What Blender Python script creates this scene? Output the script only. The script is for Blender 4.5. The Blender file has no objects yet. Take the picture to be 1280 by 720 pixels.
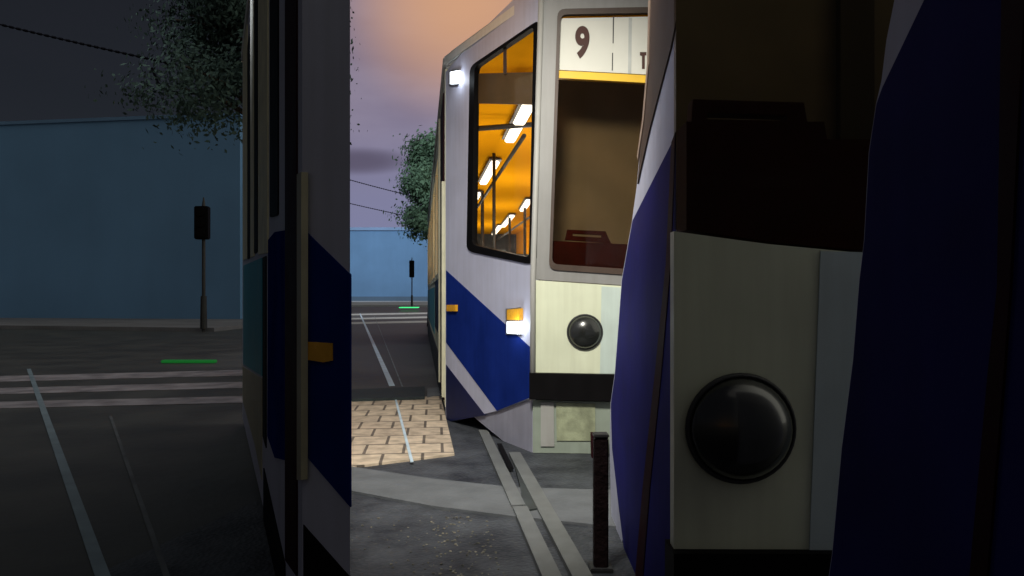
import bpy, bmesh, math, random
from mathutils import Vector, Matrix
from mathutils.geometry import tessellate_polygon
random.seed(7)
C = bpy.context.scene.collection
SC = bpy.context.scene

# ------------------------------------------------------------------ camera
F, HZ, H = 900.0, 368.0, 1.2            # focal length in photo pixels, horizon row, eye height
cam = bpy.data.cameras.new('camera'); camo = bpy.data.objects.new('camera', cam); C.objects.link(camo)
camo.location = (0, 0, H); camo.rotation_euler = (math.pi/2, 0, 0)
cam.sensor_width = 36; cam.lens = F/1280*36; cam.shift_y = (HZ-360)/1280
cam.clip_start = 0.05; cam.clip_end = 2000
SC.camera = camo

# ------------------------------------------------------------------ world: night clouds, one lit break ahead
w = bpy.data.worlds.new('World'); SC.world = w; w.use_nodes = True
nt = w.node_tree; N = nt.nodes; L = nt.links; N.clear()
def nd(t, **k):
    n = N.new(t)
    for a, b in k.items(): setattr(n, a, b)
    return n
def mth(op, a, b=None, c=None, clamp=False):
    n = nd('ShaderNodeMath', operation=op, use_clamp=clamp)
    for i, v in enumerate((a, b, c)):
        if v is None: continue
        if isinstance(v, (int, float)): n.inputs[i].default_value = v
        else: L.new(v, n.inputs[i])
    return n.outputs[0]
def mixc(f, a, b, mode='MIX'):
    n = nd('ShaderNodeMix', data_type='RGBA', blend_type=mode)
    for s, v in ((n.inputs[0], f), (n.inputs[6], a), (n.inputs[7], b)):
        if isinstance(v, (int, float)): s.default_value = v
        elif isinstance(v, tuple): s.default_value = (*v, 1)
        else: L.new(v, s)
    return n.outputs[2]
def smooth(v, a, b):
    n = nd('ShaderNodeMapRange', interpolation_type='SMOOTHSTEP')
    L.new(v, n.inputs[0]); n.inputs[1].default_value = a; n.inputs[2].default_value = b
    return n.outputs[0]
tc = nd('ShaderNodeTexCoord'); sep = nd('ShaderNodeSeparateXYZ'); L.new(tc.outputs['Generated'], sep.inputs[0])
X, Y, Z = sep.outputs
ysafe = mth('MAXIMUM', Y, 0.01)
az = mth('DIVIDE', X, ysafe); el = mth('DIVIDE', Z, ysafe)
front = smooth(Y, 0.3, 0.6)
lit = mth('MULTIPLY', mth('MULTIPLY', smooth(az, -0.33, -0.25), smooth(az, 0.75, 0.45)), front)
lit = mth('MULTIPLY', lit, smooth(el, 1.4, 0.7))
no = nd('ShaderNodeTexNoise'); no.inputs['Scale'].default_value = 5.0; no.inputs['Detail'].default_value = 5
mp = nd('ShaderNodeMapping'); mp.inputs['Scale'].default_value = (1, 1, 3.2); L.new(tc.outputs['Generated'], mp.inputs[0]); L.new(mp.outputs[0], no.inputs[0])
cl = smooth(no.outputs[0], 0.25, 0.75)
violet = mixc(cl, (0.205, 0.170, 0.245), (0.275, 0.235, 0.320))
haze_low = mixc(smooth(el, 0.30, 0.08), violet, (0.20, 0.205, 0.34))
# warm glow of the town lamps on the clouds
gx = mth('SUBTRACT', az, -0.062); gy = mth('SUBTRACT', el, 0.42)
gr = mth('ADD', mth('MULTIPLY', gx, gx), mth('MULTIPLY', gy, gy))
glow = mth('POWER', smooth(gr, 0.045, -0.01), 1.4)
brt = mixc(glow, haze_low, (0.68, 0.36, 0.19))
# dark smudge of cloud low on the left
sx = mth('SUBTRACT', az, -0.215); sy = mth('MULTIPLY', mth('SUBTRACT', el, 0.185), 4.0)
sm = smooth(mth('ADD', mth('MULTIPLY', sx, sx), mth('MULTIPLY', sy, sy)), 0.008, 0.0)
brt = mixc(mth('MULTIPLY', sm, 0.75), brt, (0.075, 0.06, 0.10))
dark = mixc(smooth(el, 0.0, 0.5), (0.0140, 0.0175, 0.0260), (0.0110, 0.0120, 0.0165))
behind = mixc(smooth(X, -0.15, 0.75), (0.022, 0.023, 0.028), (0.80, 0.79, 0.68))  # unseen brighter sky behind the camera, added to light the near trams
away = mth('SUBTRACT', 1.0, mth('MULTIPLY', smooth(Y, 0.05, 0.25), smooth(el, 1.3, 0.6)))
dark = mixc(mth('MULTIPLY', cl, 0.35), dark, (0.0150, 0.0160, 0.0230))
sky = nd('ShaderNodeTexSky', sky_type='NISHITA', sun_disc=False, sun_elevation=math.radians(3), sun_rotation=math.radians(200))
col = mixc(lit, mixc(away, dark, behind), brt)
bg1 = nd('ShaderNodeBackground'); L.new(col, bg1.inputs[0]); bg1.inputs[1].default_value = 1.0
bg2 = nd('ShaderNodeBackground'); L.new(sky.outputs[0], bg2.inputs[0]); bg2.inputs[1].default_value = 0.002
ad = nd('ShaderNodeAddShader'); L.new(bg1.outputs[0], ad.inputs[0]); L.new(bg2.outputs[0], ad.inputs[1])
out = nd('ShaderNodeOutputWorld'); L.new(ad.outputs[0], out.inputs[0])

def light(name, kind, loc, target, energy, color, **k):
    d = bpy.data.lights.new(name, kind); o = bpy.data.objects.new(name, d); C.objects.link(o)
    o.location = loc; o.rotation_euler = (Vector(target)-Vector(loc)).to_track_quat('-Z', 'Y').to_euler()
    d.energy = energy; d.color = color
    for a, b in k.items(): setattr(d, a, b)
    return o
sun = light('sun', 'SUN', (0, -10, 20), (0, 0, 0), 0.02, (1, 0.93, 0.85), angle=math.radians(25))
# unseen spots added above the frame to brighten the stop and the street
light('stop_fill', 'SPOT', (-0.22, 2.25, 3.5), (0.05, 5.7, 0.62), 820, (1.0, 0.97, 0.86), spot_size=math.radians(88), spot_blend=0.85, shadow_soft_size=0.3)
light('side_fill', 'SPOT', (-1.9, 4.9, 3.4), (-0.30, 6.2, 1.0), 42, (0.62, 0.70, 1.0), spot_size=math.radians(56), spot_blend=0.6, shadow_soft_size=0.3)
light('paving_fill', 'SPOT', (-1.3, 6.8, 4.4), (-1.35, 6.4, 0), 170, (1.0, 0.95, 0.85), spot_size=math.radians(44), spot_blend=0.5, shadow_soft_size=0.3)
light('road_fill', 'SPOT', (-5.2, 14.5, 10.5), (-2.3, 14.0, 0), 620, (0.95, 0.98, 1.0), spot_size=math.radians(42), spot_blend=0.6, shadow_soft_size=0.3)
light('dim_street_fill', 'SPOT', (-6.2, 9.5, 7.5), (-6.4, 11.0, 0), 250, (0.95, 0.98, 1.0), spot_size=math.radians(125), spot_blend=0.8, shadow_soft_size=0.5)
light('far_fill', 'SPOT', (-7.6, 42, 24), (-7.2, 42, 0), 9000, (0.85, 0.9, 1.0), spot_size=math.radians(36), spot_blend=0.6, shadow_soft_size=0.4)
light('wall_fill', 'SPOT', (-21, 80, 24), (-22, 120, 6), 48000, (0.75, 0.88, 1.0), spot_size=math.radians(60), spot_blend=0.8, shadow_soft_size=0.6)
light('tree_fill', 'SPOT', (-4.6, 17, 10.5), (-3.4, 27, 6.0), 1700, (0.85, 0.95, 1.0), spot_size=math.radians(34), spot_blend=0.5, shadow_soft_size=0.4)

light('warm_street_lamp', 'SPOT', (-1.3, 4.6, 4.6), (0.0, 6.0, 3.2), 75, (1.0, 0.50, 0.16), spot_size=math.radians(46), spot_blend=1.0, shadow_soft_size=0.3)
vs = SC.view_settings; vs.view_transform = 'Standard'; vs.look = 'None'; vs.exposure = 0; vs.gamma = 1; vs.use_curve_mapping = False
SC.cycles.max_bounces = 6; SC.cycles.transparent_max_bounces = 8
SC.cycles.sample_clamp_indirect = 4

# ------------------------------------------------------------------ materials
MATS = {}
def mat(name, c, rough=0.5, var=0.12, scale=6.0, metal=0.0, bump=0.0, emit=None, estr=0.0, c2=None, coat=0.0, spec=0.35):
    if name in MATS: return MATS[name]
    m = bpy.data.materials.new(name); m.use_nodes = True; t = m.node_tree; b = t.nodes['Principled BSDF']
    b.inputs['Roughness'].default_value = rough; b.inputs['Metallic'].default_value = metal
    b.inputs['Coat Weight'].default_value = coat; b.inputs['Specular IOR Level'].default_value = spec
    tcn = t.nodes.new('ShaderNodeTexCoord'); n = t.nodes.new('ShaderNodeTexNoise'); n.inputs['Scale'].default_value = scale; n.inputs['Detail'].default_value = 6
    t.links.new(tcn.outputs['Object'], n.inputs['Vector'])
    cr = t.nodes.new('ShaderNodeValToRGB')
    a = tuple(max(0, x*(1-var)) for x in c); z = c2 or tuple(min(1, x*(1+var)) for x in c)
    cr.color_ramp.elements[0].position = 0.35; cr.color_ramp.elements[1].position = 0.65
    cr.color_ramp.elements[0].color = (*a, 1); cr.color_ramp.elements[1].color = (*z, 1)
    t.links.new(n.outputs[0], cr.inputs[0])
    if 'paint' in name or 'render' in name or 'side' in name or 'post' in name:      # rain streaks and road dirt
        mg = t.nodes.new('ShaderNodeMapping'); sc_ = 0.06 if 'render' in name else 1.0; mg.inputs['Scale'].default_value = (22*sc_, 22*sc_, 1.6*sc_)
        t.links.new(tcn.outputs['Object'], mg.inputs[0]); ng = t.nodes.new('ShaderNodeTexNoise'); ng.inputs['Scale'].default_value = 1.0; ng.inputs['Detail'].default_value = 6
        t.links.new(mg.outputs[0], ng.inputs['Vector']); rg = t.nodes.new('ShaderNodeValToRGB'); rg.color_ramp.elements[0].position = 0.30; rg.color_ramp.elements[1].position = 0.62
        rg.color_ramp.elements[0].color = (0.72, 0.70, 0.67, 1); rg.color_ramp.elements[1].color = (1, 1, 1, 1); t.links.new(ng.outputs[0], rg.inputs[0])
        mm = t.nodes.new('ShaderNodeMix'); mm.data_type = 'RGBA'; mm.blend_type = 'MULTIPLY'; mm.inputs[0].default_value = 0.12 if 'render' in name else 0.30
        t.links.new(cr.outputs[0], mm.inputs[6]); t.links.new(rg.outputs[0], mm.inputs[7]); t.links.new(mm.outputs[2], b.inputs['Base Color'])
    else:
        t.links.new(cr.outputs[0], b.inputs['Base Color'])
    mr = t.nodes.new('ShaderNodeMapRange'); mr.inputs[3].default_value = max(0, rough-0.08); mr.inputs[4].default_value = min(1, rough+0.12)
    t.links.new(n.outputs[0], mr.inputs[0]); t.links.new(mr.outputs[0], b.inputs['Roughness'])
    if bump:
        n2 = t.nodes.new('ShaderNodeTexNoise'); n2.inputs['Scale'].default_value = scale*6; n2.inputs['Detail'].default_value = 4
        t.links.new(tcn.outputs['Object'], n2.inputs['Vector'])
        bp = t.nodes.new('ShaderNodeBump'); bp.inputs['Strength'].default_value = bump; bp.inputs['Distance'].default_value = 0.02
        t.links.new(n2.outputs[0], bp.inputs['Height']); t.links.new(bp.outputs[0], b.inputs['Normal'])
    if 'paint' in name and not bump:
        n4 = t.nodes.new('ShaderNodeTexNoise'); n4.inputs['Scale'].default_value = 3.5; t.links.new(tcn.outputs['Object'], n4.inputs['Vector'])
        b4 = t.nodes.new('ShaderNodeBump'); b4.inputs['Strength'].default_value = 0.25; b4.inputs['Distance'].default_value = 0.02; t.links.new(n4.outputs[0], b4.inputs['Height']); t.links.new(b4.outputs[0], b.inputs['Normal'])
    if emit:
        b.inputs['Emission Color'].default_value = (*emit, 1); b.inputs['Emission Strength'].default_value = estr
    MATS[name] = m
    return m
def glass(name, tint, refl=0.08):
    m = bpy.data.materials.new(name); m.use_nodes = True; t = m.node_tree; t.nodes.clear()
    o = t.nodes.new('ShaderNodeOutputMaterial'); mx = t.nodes.new('ShaderNodeMixShader'); tr = t.nodes.new('ShaderNodeBsdfTransparent'); g = t.nodes.new('ShaderNodeBsdfGlossy')
    tr.inputs[0].default_value = (*tint, 1); g.inputs['Roughness'].default_value = 0.04
    lw = t.nodes.new('ShaderNodeLayerWeight'); lw.inputs[0].default_value = 0.3
    mr = t.nodes.new('ShaderNodeMapRange'); mr.inputs[3].default_value = refl*0.4; mr.inputs[4].default_value = refl*4
    t.links.new(lw.outputs['Fresnel'], mr.inputs[0]); t.links.new(mr.outputs[0], mx.inputs[0])
    t.links.new(tr.outputs[0], mx.inputs[1]); t.links.new(g.outputs[0], mx.inputs[2]); t.links.new(mx.outputs[0], o.inputs[0])
    return m
cream = mat('cream_paint', (0.62, 0.645, 0.49), 0.42, 0.05, 3)
lilac = mat('pale_grey_paint', (0.47, 0.48, 0.60), 0.5, 0.05, 3, spec=0.2)
pale = mat('pale_white_paint', (0.66, 0.66, 0.62), 0.4, 0.05, 3)
blue = mat('royal_blue_paint', (0.009, 0.024, 0.17), 0.6, 0.15, 3, spec=0.0)
violetb = mat('violet_blue_paint', (0.020, 0.020, 0.125), 0.6, 0.2, 3, spec=0.02)
navy = mat('navy_paint', (0.010, 0.014, 0.065), 0.5, 0.15, 3, spec=0.15)
teal = mat('teal_paint', (0.02, 0.27, 0.36), 0.45, 0.1, 3)
black = mat('black_rubber', (0.004, 0.0035, 0.004), 0.6, 0.2, 6, spec=0.06)
brownf = mat('brown_frame', (0.055, 0.035, 0.026), 0.5, 0.15, 8)
maroon = mat('maroon_seal', (0.022, 0.003, 0.006), 0.6, 0.2, 8, spec=0.06)
dashm = mat('maroon_dashboard', (0.040, 0.006, 0.006), 0.7, 0.2, 8, spec=0.1)
tan = mat('tan_bulkhead', (0.20, 0.18, 0.15), 0.7, 0.1, 4)
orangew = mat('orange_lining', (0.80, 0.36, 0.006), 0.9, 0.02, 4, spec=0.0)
signw = mat('white_sign_roll', (0.60, 0.59, 0.53), 0.6, 0.03, 5)
yellow = mat('yellow_trim', (0.75, 0.45, 0.02), 0.5, 0.06, 6)
ink = mat('brown_lettering', (0.06, 0.025, 0.02), 0.7, 0.1, 8)
amber = mat('amber_lens', (0.75, 0.36, 0.02), 0.25, 0.08, 10, coat=0.5)
tubem = mat('lit_tube', (0.9, 0.9, 0.9), 0.5, 0.02, emit=(1, 0.93, 0.82), estr=2.2)
lampw = mat('lit_lamp', (0.9, 0.9, 0.9), 0.4, 0.02, emit=(0.85, 0.93, 1.0), estr=3.0)
greenl = mat('green_reflection', (0.05, 0.6, 0.2), 0.4, 0.02, emit=(0.08, 1.0, 0.32), estr=0.85)
greend = mat('dim_green_reflection', (0.03, 0.30, 0.06), 0.4, 0.02, emit=(0.05, 1.0, 0.15), estr=0.06)
chrome = mat('dull_steel', (0.5, 0.5, 0.5), 0.3, 0.1, 10, metal=0.9)
darkm = mat('dark_metal', (0.03, 0.03, 0.032), 0.5, 0.2, 8)
domem = mat('dark_glass_dome', (0.012, 0.013, 0.012), 0.22, 0.2, 4, coat=0.5, spec=0.6)
olive = mat('olive_panel', (0.27, 0.29, 0.19), 0.5, 0.3, 9, bump=0.15)
seatm = mat('seat_fabric', (0.05, 0.055, 0.06), 0.85, 0.2, 12)
rail = mat('pale_rail', (0.135, 0.14, 0.14), 0.45, 0.15, 10)
conc = mat('concrete', (0.12, 0.127, 0.138), 0.7, 0.12, 5, bump=0.25)
wire = mat('wire', (0.006, 0.006, 0.008), 0.9, 0.1, spec=0.0)
bark = mat('bark', (0.05, 0.035, 0.025), 0.9, 0.3, 8, bump=0.5)
clear = glass('clear_glass', (0.96, 0.94, 0.90), 0.012)
tint = glass('tinted_glass', (0.76, 0.70, 0.60), 0.02)
darkg = mat('dark_window_glass', (0.012, 0.013, 0.018), 0.12, 0.1, 3, coat=0.6)

# ------------------------------------------------------------------ geometry helpers
def link(name, me, m, parent=None):
    o = bpy.data.objects.new(name, me); C.objects.link(o)
    if m is not None: me.materials.append(m)
    if parent is not None:
        o.parent = parent; o.matrix_parent_inverse = Matrix.Translation(-parent.location)
    return o
def finish(bm, name, m, parent=None, smooth_=False):
    bmesh.ops.recalc_face_normals(bm, faces=bm.faces)
    me = bpy.data.meshes.new(name); bm.to_mesh(me); bm.free()
    if smooth_:
        for p in me.polygons: p.use_smooth = True
    return link(name, me, m, parent)
def tag(o, label=None, cat=None, group=None, kind=None):
    if label: o['label'] = label
    if cat: o['category'] = cat
    if group: o['group'] = group
    if kind: o['kind'] = kind
    return o
def thing(name, loc, label, cat, group=None):
    o = bpy.data.objects.new(name, None); C.objects.link(o); o.location = loc; o.empty_display_size = 0.2
    return tag(o, label, cat, group)
def prism(bm, pts, back, holes=()):
    """slab: outline pts (3D), optional holes, extruded by the vector back"""
    loops = [list(map(Vector, pts))] + [list(map(Vector, h)) for h in holes]
    tris = tessellate_polygon(loops)
    flat = [p for l in loops for p in l]
    a = [bm.verts.new(p) for p in flat]; b = [bm.verts.new(p+back) for p in flat]
    for t in tris:
        try:
            bm.faces.new([a[i] for i in t]); bm.faces.new([b[i] for i in reversed(t)])
        except ValueError: pass
    k = 0
    for l in loops:
        n = len(l)
        for i in range(n):
            j = (i+1) % n
            bm.faces.new([a[k+i], a[k+j], b[k+j], b[k+i]])
        k += n
class Plane:
    """a face of a vehicle: a plane, met by the sight line of a photo pixel"""
    def __init__(s, a, b, c):
        s.p = Vector(a); s.n = (Vector(b)-s.p).cross(Vector(c)-s.p).normalized()
        if s.n.dot(Vector((0, 0, H))-s.p) < 0: s.n = -s.n
    def at(s, px, py, off=0.0):
        d = Vector(((px-640)/F, 1, (HZ-py)/F)); o = Vector((0, 0, H))
        q = s.p + s.n*off
        return o + d*((q-o).dot(s.n)/d.dot(s.n))
    def slab(s, name, pts, m, parent, off=0.003, th=0.02, holes=(), bev=0.0):
        bm = bmesh.new()
        prism(bm, [s.at(x, y, off) for x, y in pts], -s.n*th, [[s.at(x, y, off) for x, y in h] for h in holes])
        if bev: bmesh.ops.bevel(bm, geom=[e for e in bm.edges if len(e.link_faces) == 2 and e.calc_face_angle(0) > 0.8], offset=bev, segments=2, affect='EDGES')
        return finish(bm, name, m, parent)
def rnd(pts, r, k=4):
    res = []; n = len(pts)
    for i in range(n):
        p0, p, p1 = Vector(pts[i-1]), Vector(pts[i]), Vector(pts[(i+1) % n])
        a = p+(p0-p).normalized()*r; b = p+(p1-p).normalized()*r
        for j in range(k+1):
            t = j/k; q = a*(1-t)**2 + p*2*t*(1-t) + b*t*t; res.append((q.x, q.y))
    return res
def box(bm, c, s, rz=0.0, rot=None):
    M = Matrix.Translation(c) @ (rot if rot is not None else Matrix.Rotation(rz, 4, 'Z')) @ Matrix.Diagonal((*s, 1))
    return bmesh.ops.create_cube(bm, size=1, matrix=M)['verts']
def bbox_bev(bm, w_):
    bmesh.ops.bevel(bm, geom=list(bm.edges), offset=w_, segments=2, affect='EDGES')
def tube(bm, pts, r, seg=8, r2=None):
    pts = list(map(Vector, pts)); rings = []
    for i, p in enumerate(pts):
        d = (pts[min(i+1, len(pts)-1)]-pts[max(i-1, 0)]).normalized()
        u = d.cross(Vector((0, 0, 1)) if abs(d.z) < 0.9 else Vector((1, 0, 0))).normalized(); v = d.cross(u)
        rr = r if r2 is None else r+(r2-r)*i/(len(pts)-1)
        rings.append([bm.verts.new(p+(u*math.cos(a)+v*math.sin(a))*rr) for a in [2*math.pi*k/seg for k in range(seg)]])
    for a, b in zip(rings, rings[1:]):
        for k in range(seg): bm.faces.new([a[k], a[(k+1) % seg], b[(k+1) % seg], b[k]])
    bm.faces.new(rings[0]); bm.faces.new(list(reversed(rings[-1])))
def extrude_z(bm, poly, z0, z1):
    prism(bm, [(x, y, z0) for x, y in poly], Vector((0, 0, z1-z0)))
def gpt(px, py, z=0.0):
    d = (H-z)*F/(py-HZ); return ((px-640)/F*d, d, z)
def ground_poly(name, pts, z, th, m, label=None, cat=None, kind='structure'):
    bm = bmesh.new(); prism(bm, [(*gpt(x, y, z)[:2], z) for x, y in pts], Vector((0, 0, -th)))
    o = finish(bm, name, m); tag(o, label, cat, None, kind); return o

# ------------------------------------------------------------------ ground materials
def gravel_mat():
    m = bpy.data.materials.new('wet_gravel'); m.use_nodes = True; t = m.node_tree; b = t.nodes['Principled BSDF']; l = t.links
    g = t.nodes.new('ShaderNodeNewGeometry'); n = t.nodes.new('ShaderNodeTexNoise'); n.inputs['Scale'].default_value = 2.5; n.inputs['Detail'].default_value = 9; n.inputs['Roughness'].default_value = 0.7
    l.new(g.outputs['Position'], n.inputs['Vector'])
    cr = t.nodes.new('ShaderNodeValToRGB'); e = cr.color_ramp.elements
    e[0].position = 0.36; e[0].color = (0.010, 0.012, 0.018, 1); e[1].position = 0.64; e[1].color = (0.062, 0.068, 0.080, 1)
    l.new(n.outputs[0], cr.inputs[0])
    v = t.nodes.new('ShaderNodeTexVoronoi'); v.inputs['Scale'].default_value = 45; l.new(g.outputs['Position'], v.inputs['Vector'])
    n3 = t.nodes.new('ShaderNodeTexNoise'); n3.inputs['Scale'].default_value = 28; n3.inputs['Detail'].default_value = 3; l.new(g.outputs['Position'], n3.inputs['Vector'])
    r3 = t.nodes.new('ShaderNodeValToRGB'); r3.color_ramp.elements[0].position = 0.62; r3.color_ramp.elements[1].position = 0.70; l.new(n3.outputs[0], r3.inputs[0])
    mx = t.nodes.new('ShaderNodeMix'); mx.data_type = 'RGBA'; l.new(r3.outputs[0], mx.inputs[0]); l.new(cr.outputs[0], mx.inputs[6]); mx.inputs[7].default_value = (0.055, 0.056, 0.055, 1)
    l.new(mx.outputs[2], b.inputs['Base Color'])
    ma = t.nodes.new('ShaderNodeMath'); ma.operation = 'ADD'; l.new(v.outputs[0], ma.inputs[0]); l.new(n.outputs[0], ma.inputs[1])
    bp = t.nodes.new('ShaderNodeBump'); bp.inputs['Strength'].default_value = 0.45; bp.inputs['Distance'].default_value = 0.008; l.new(ma.outputs[0], bp.inputs['Height']); l.new(bp.outputs[0], b.inputs['Normal'])
    b.inputs['Roughness'].default_value = 0.6
    return m
def brick_mat():
    m = bpy.data.materials.new('brick_paving'); m.use_nodes = True; t = m.node_tree; b = t.nodes['Principled BSDF']; l = t.links
    g = t.nodes.new('ShaderNodeNewGeometry'); mp_ = t.nodes.new('ShaderNodeMapping'); mp_.inputs['Rotation'].default_value = (0, 0, math.radians(-6)); mp_.inputs['Location'].default_value = (0.1, 0.05, 0)
    l.new(g.outputs['Position'], mp_.inputs[0])
    br = t.nodes.new('ShaderNodeTexBrick'); l.new(mp_.outputs[0], br.inputs[0])
    br.inputs['Scale'].default_value = 1; br.inputs['Brick Width'].default_value = 0.29; br.inputs['Row Height'].default_value = 0.34
    br.inputs['Mortar Size'].default_value = 0.013; br.inputs['Mortar Smooth'].default_value = 0.3
    br.inputs['Color1'].default_value = (0.67, 0.54, 0.40, 1); br.inputs['Color2'].default_value = (0.54, 0.43, 0.32, 1); br.inputs['Mortar'].default_value = (0.15, 0.12, 0.095, 1)
    n = t.nodes.new('ShaderNodeTexNoise'); n.inputs['Scale'].default_value = 9; n.inputs['Detail'].default_value = 7; l.new(g.outputs['Position'], n.inputs['Vector'])
    mx = t.nodes.new('ShaderNodeMix'); mx.data_type = 'RGBA'; mx.blend_type = 'MULTIPLY'; mx.inputs[0].default_value = 0.75
    cr = t.nodes.new('ShaderNodeValToRGB'); cr.color_ramp.elements[0].position = 0.35; cr.color_ramp.elements[0].color = (0.5, 0.5, 0.5, 1); cr.color_ramp.elements[1].position = 0.6; l.new(n.outputs[0], cr.inputs[0])
    l.new(br.outputs[0], mx.inputs[6]); l.new(cr.outputs[0], mx.inputs[7]); l.new(mx.outputs[2], b.inputs['Base Color'])
    bp = t.nodes.new('ShaderNodeBump'); bp.inputs['Strength'].default_value = 0.6; bp.inputs['Distance'].default_value = 0.01; bp.invert = True
    l.new(br.outputs['Fac'], bp.inputs['Height']); l.new(bp.outputs[0], b.inputs['Normal']); b.inputs['Roughness'].default_value = 0.6
    return m
asph = mat('asphalt', (0.055, 0.056, 0.055), 0.55, 0.25, 1.2, bump=0.3, c2=(0.075, 0.076, 0.072))
white = mat('road_paint', (0.50, 0.50, 0.47), 0.5, 0.25, 4)
linep = mat('pale_blue_streak', (0.55, 0.68, 0.78), 0.4, 0.15, 5)
gravel = gravel_mat(); brick = brick_mat()

# ------------------------------------------------------------------ ground, roads, paving
bm = bmesh.new(); box(bm, (0, 300, -0.25), (1400, 1400, 0.5)); tag(finish(bm, 'road', asph), kind='structure')
bm = bmesh.new(); prism(bm, [(-0.95, 7.9, 0.006), (-1.83, 8.15, 0.006), (-1.20, 5.2, 0.006), (-2.6, 0, 0.006), (-2.6, -5, 0.006), (6, -5, 0.006), (6, 30, 0.006), (0.2, 30, 0.006)], Vector((0, 0, -0.004)))
tag(finish(bm, 'ground', gravel), kind='structure')
ground_poly('brick_pavement', [(400, 502), (438, 500), (551, 495), (568, 567), (438, 583), (400, 588)], 0.022, 0.02, brick)
ground_poly('kerb', [(380, 489), (531, 483), (531, 496), (380, 501)], 0.05, 0.05, mat('dark_green_kerb', (0.022, 0.032, 0.034), 0.6, 0.3, 9, bump=0.3))
ground_poly('pavement', [(534, 485), (550, 484), (551, 493), (534, 496)], 0.03, 0.03, conc)
ground_poly('concrete_strip', [(380, 576), (438, 583), (540, 598), (642, 609), (760, 612), (900, 616), (900, 662), (760, 657), (642, 645), (540, 632), (438, 613), (380, 603)], 0.02, 0.02, conc)
# far pavement in front of the blue building
bm = bmesh.new(); box(bm, (-17, 92, 0.08), (60, 44, 0.16)); tag(finish(bm, 'far_pavement', mat('far_concrete', (0.34, 0.35, 0.38), 0.8, 0.1, 0.2)), kind='structure')
bm = bmesh.new()
prism(bm, [(-30, 28.0, 0.12), (-9.6, 23.2, 0.12), (-9.2, 34, 0.12), (-30, 38, 0.12)], Vector((0, 0, -0.12)))
tag(finish(bm, 'side_pavement', mat('side_concrete', (0.17, 0.17, 0.19), 0.8, 0.15, 0.6)), kind='structure')
# zebra crossings: pale bars across the street
def bars(rows, x0, x1, px0, px1):
    for a, b, dy in rows:
        ground_poly('crossing_bar', [(px0, a+dy), (px1, a), (px1, b), (px0, b+dy)], 0.006, 0.004, white)
bars([(390.4, 392.2, 2.5), (395.3, 397.3, 3), (400.5, 402.8, 3)], 0, 0, 405, 545)
white = mat('shaded_road_paint', (0.27, 0.25, 0.27), 0.6, 0.35, 3)  # darker copy of the road paint, street shade put into the colour
bars([(462, 469, 9), (477, 484.5, 9), (495, 503, 8)], 0, 0, -40, 312)
# pale light streaks along the street, drawn as thin coloured strips
def gline(p, q, w_, m, z=0.03, name='light_streak'):
    a = Vector(gpt(*p, z)); b = Vector(gpt(*q, z)); s = (b-a).cross(Vector((0, 0, 1))).normalized()*w_/2
    bm = bmesh.new(); prism(bm, [a-s, b-s, b+s, a+s], Vector((0, 0, -0.004))); tag(finish(bm, name, m), kind='structure')
gline((450, 392), (490, 482), 0.075, linep, 0.008)
gline((492, 489), (515, 577), 0.022, linep, 0.028)
gline((468, 395), (503, 483), 0.018, mat('faint_streak', (0.20, 0.23, 0.25), 0.6, 0.3, 4), 0.008)
gline((36, 461), (134, 735), 0.055, mat('dim_blue_streak', (0.20, 0.26, 0.30), 0.5, 0.15, 5), 0.008)
gline((138, 520), (212, 730), 0.025, mat('dim_faint_streak', (0.11, 0.12, 0.13), 0.7, 0.3, 4), 0.008)
# loose stones, uncountable
bm = bmesh.new()
for _ in range(420):
    px = random.gauss(585, 45) if random.random() < 0.75 else random.uniform(400, 780); py = random.uniform(648, 760) if random.random() < .85 else random.uniform(585, 650)
    x, y, _z = gpt(px, py)
    if -0.2 < (x-0.17)+(y-3.07)*0.13 < 0.22 or (4.0 < y < 5.1): continue
    s = random.uniform(0.003, 0.008)
    M = Matrix.Translation((x, y, 0.006+s*0.3)) @ Matrix.Rotation(random.random()*6, 4, 'Z') @ Matrix.Diagonal((s*random.uniform(.8, 1.6), s, s*0.6, 1))
    bmesh.ops.create_icosphere(bm, subdivisions=1, radius=1, matrix=M)
tag(finish(bm, 'loose_stones', mat('stone', (0.07, 0.07, 0.065), 0.8, 0.4, 20, c2=(0.26, 0.24, 0.19))), 'loose pale stones scattered over the dark gravel', 'gravel', None, 'stuff')

# rails running under the lit tram
def rail_obj(pts, wd, label):
    bm = bmesh.new(); P = [Vector((*gpt(x, y, 0.03)[:2], 0.035)) for x, y in pts]
    for a, b in zip(P, P[1:]):
        d = (b-a).normalized(); s = d.cross(Vector((0, 0, 1)))*wd/2
        prism(bm, [a-s-d*0.004, b-s, b+s, a+s-d*0.004], Vector((0, 0, -0.035)))
    o = finish(bm, 'tram_rail', rail)
    return tag(o, label, 'rail', 'rails in front of the lit tram')
r1 = rail_obj([(604, 538), (648, 632)], 0.078, 'upper left rail reaching from the concrete strip to the nose corner of the lit tram')
bm = bmesh.new(); a = Vector((*gpt(624, 560)[:2], 0.0365)); b = Vector((*gpt(639, 592)[:2], 0.0365)); s = Vector((0.018, 0.002, 0)); prism(bm, [a-s, b-s, b+s, a+s], Vector((0, 0, -0.004)))
g = finish(bm, 'groove', black); g.parent = r1
rail_obj([(650, 634), (694, 730), (790, 940)], 0.080, 'lower left rail running from the concrete strip to the bottom edge over gravel')
rail_obj([(643, 566), (733, 730), (860, 960)], 0.084, 'long right hand rail running from the cream tram nose to the bottom edge')
bm = bmesh.new(); prism(bm, [(*gpt(x, y)[:2], 0.030) for x, y in [(640, 575), (668, 618), (671, 642), (655, 645), (650, 612)]], Vector((0, 0, -0.03)))
tag(finish(bm, 'points_plate', mat('oily_steel', (0.035, 0.04, 0.038), 0.45, 0.3, 12)), 'dark oily steel plate lying between the two pale rails', 'steel plate')

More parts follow.
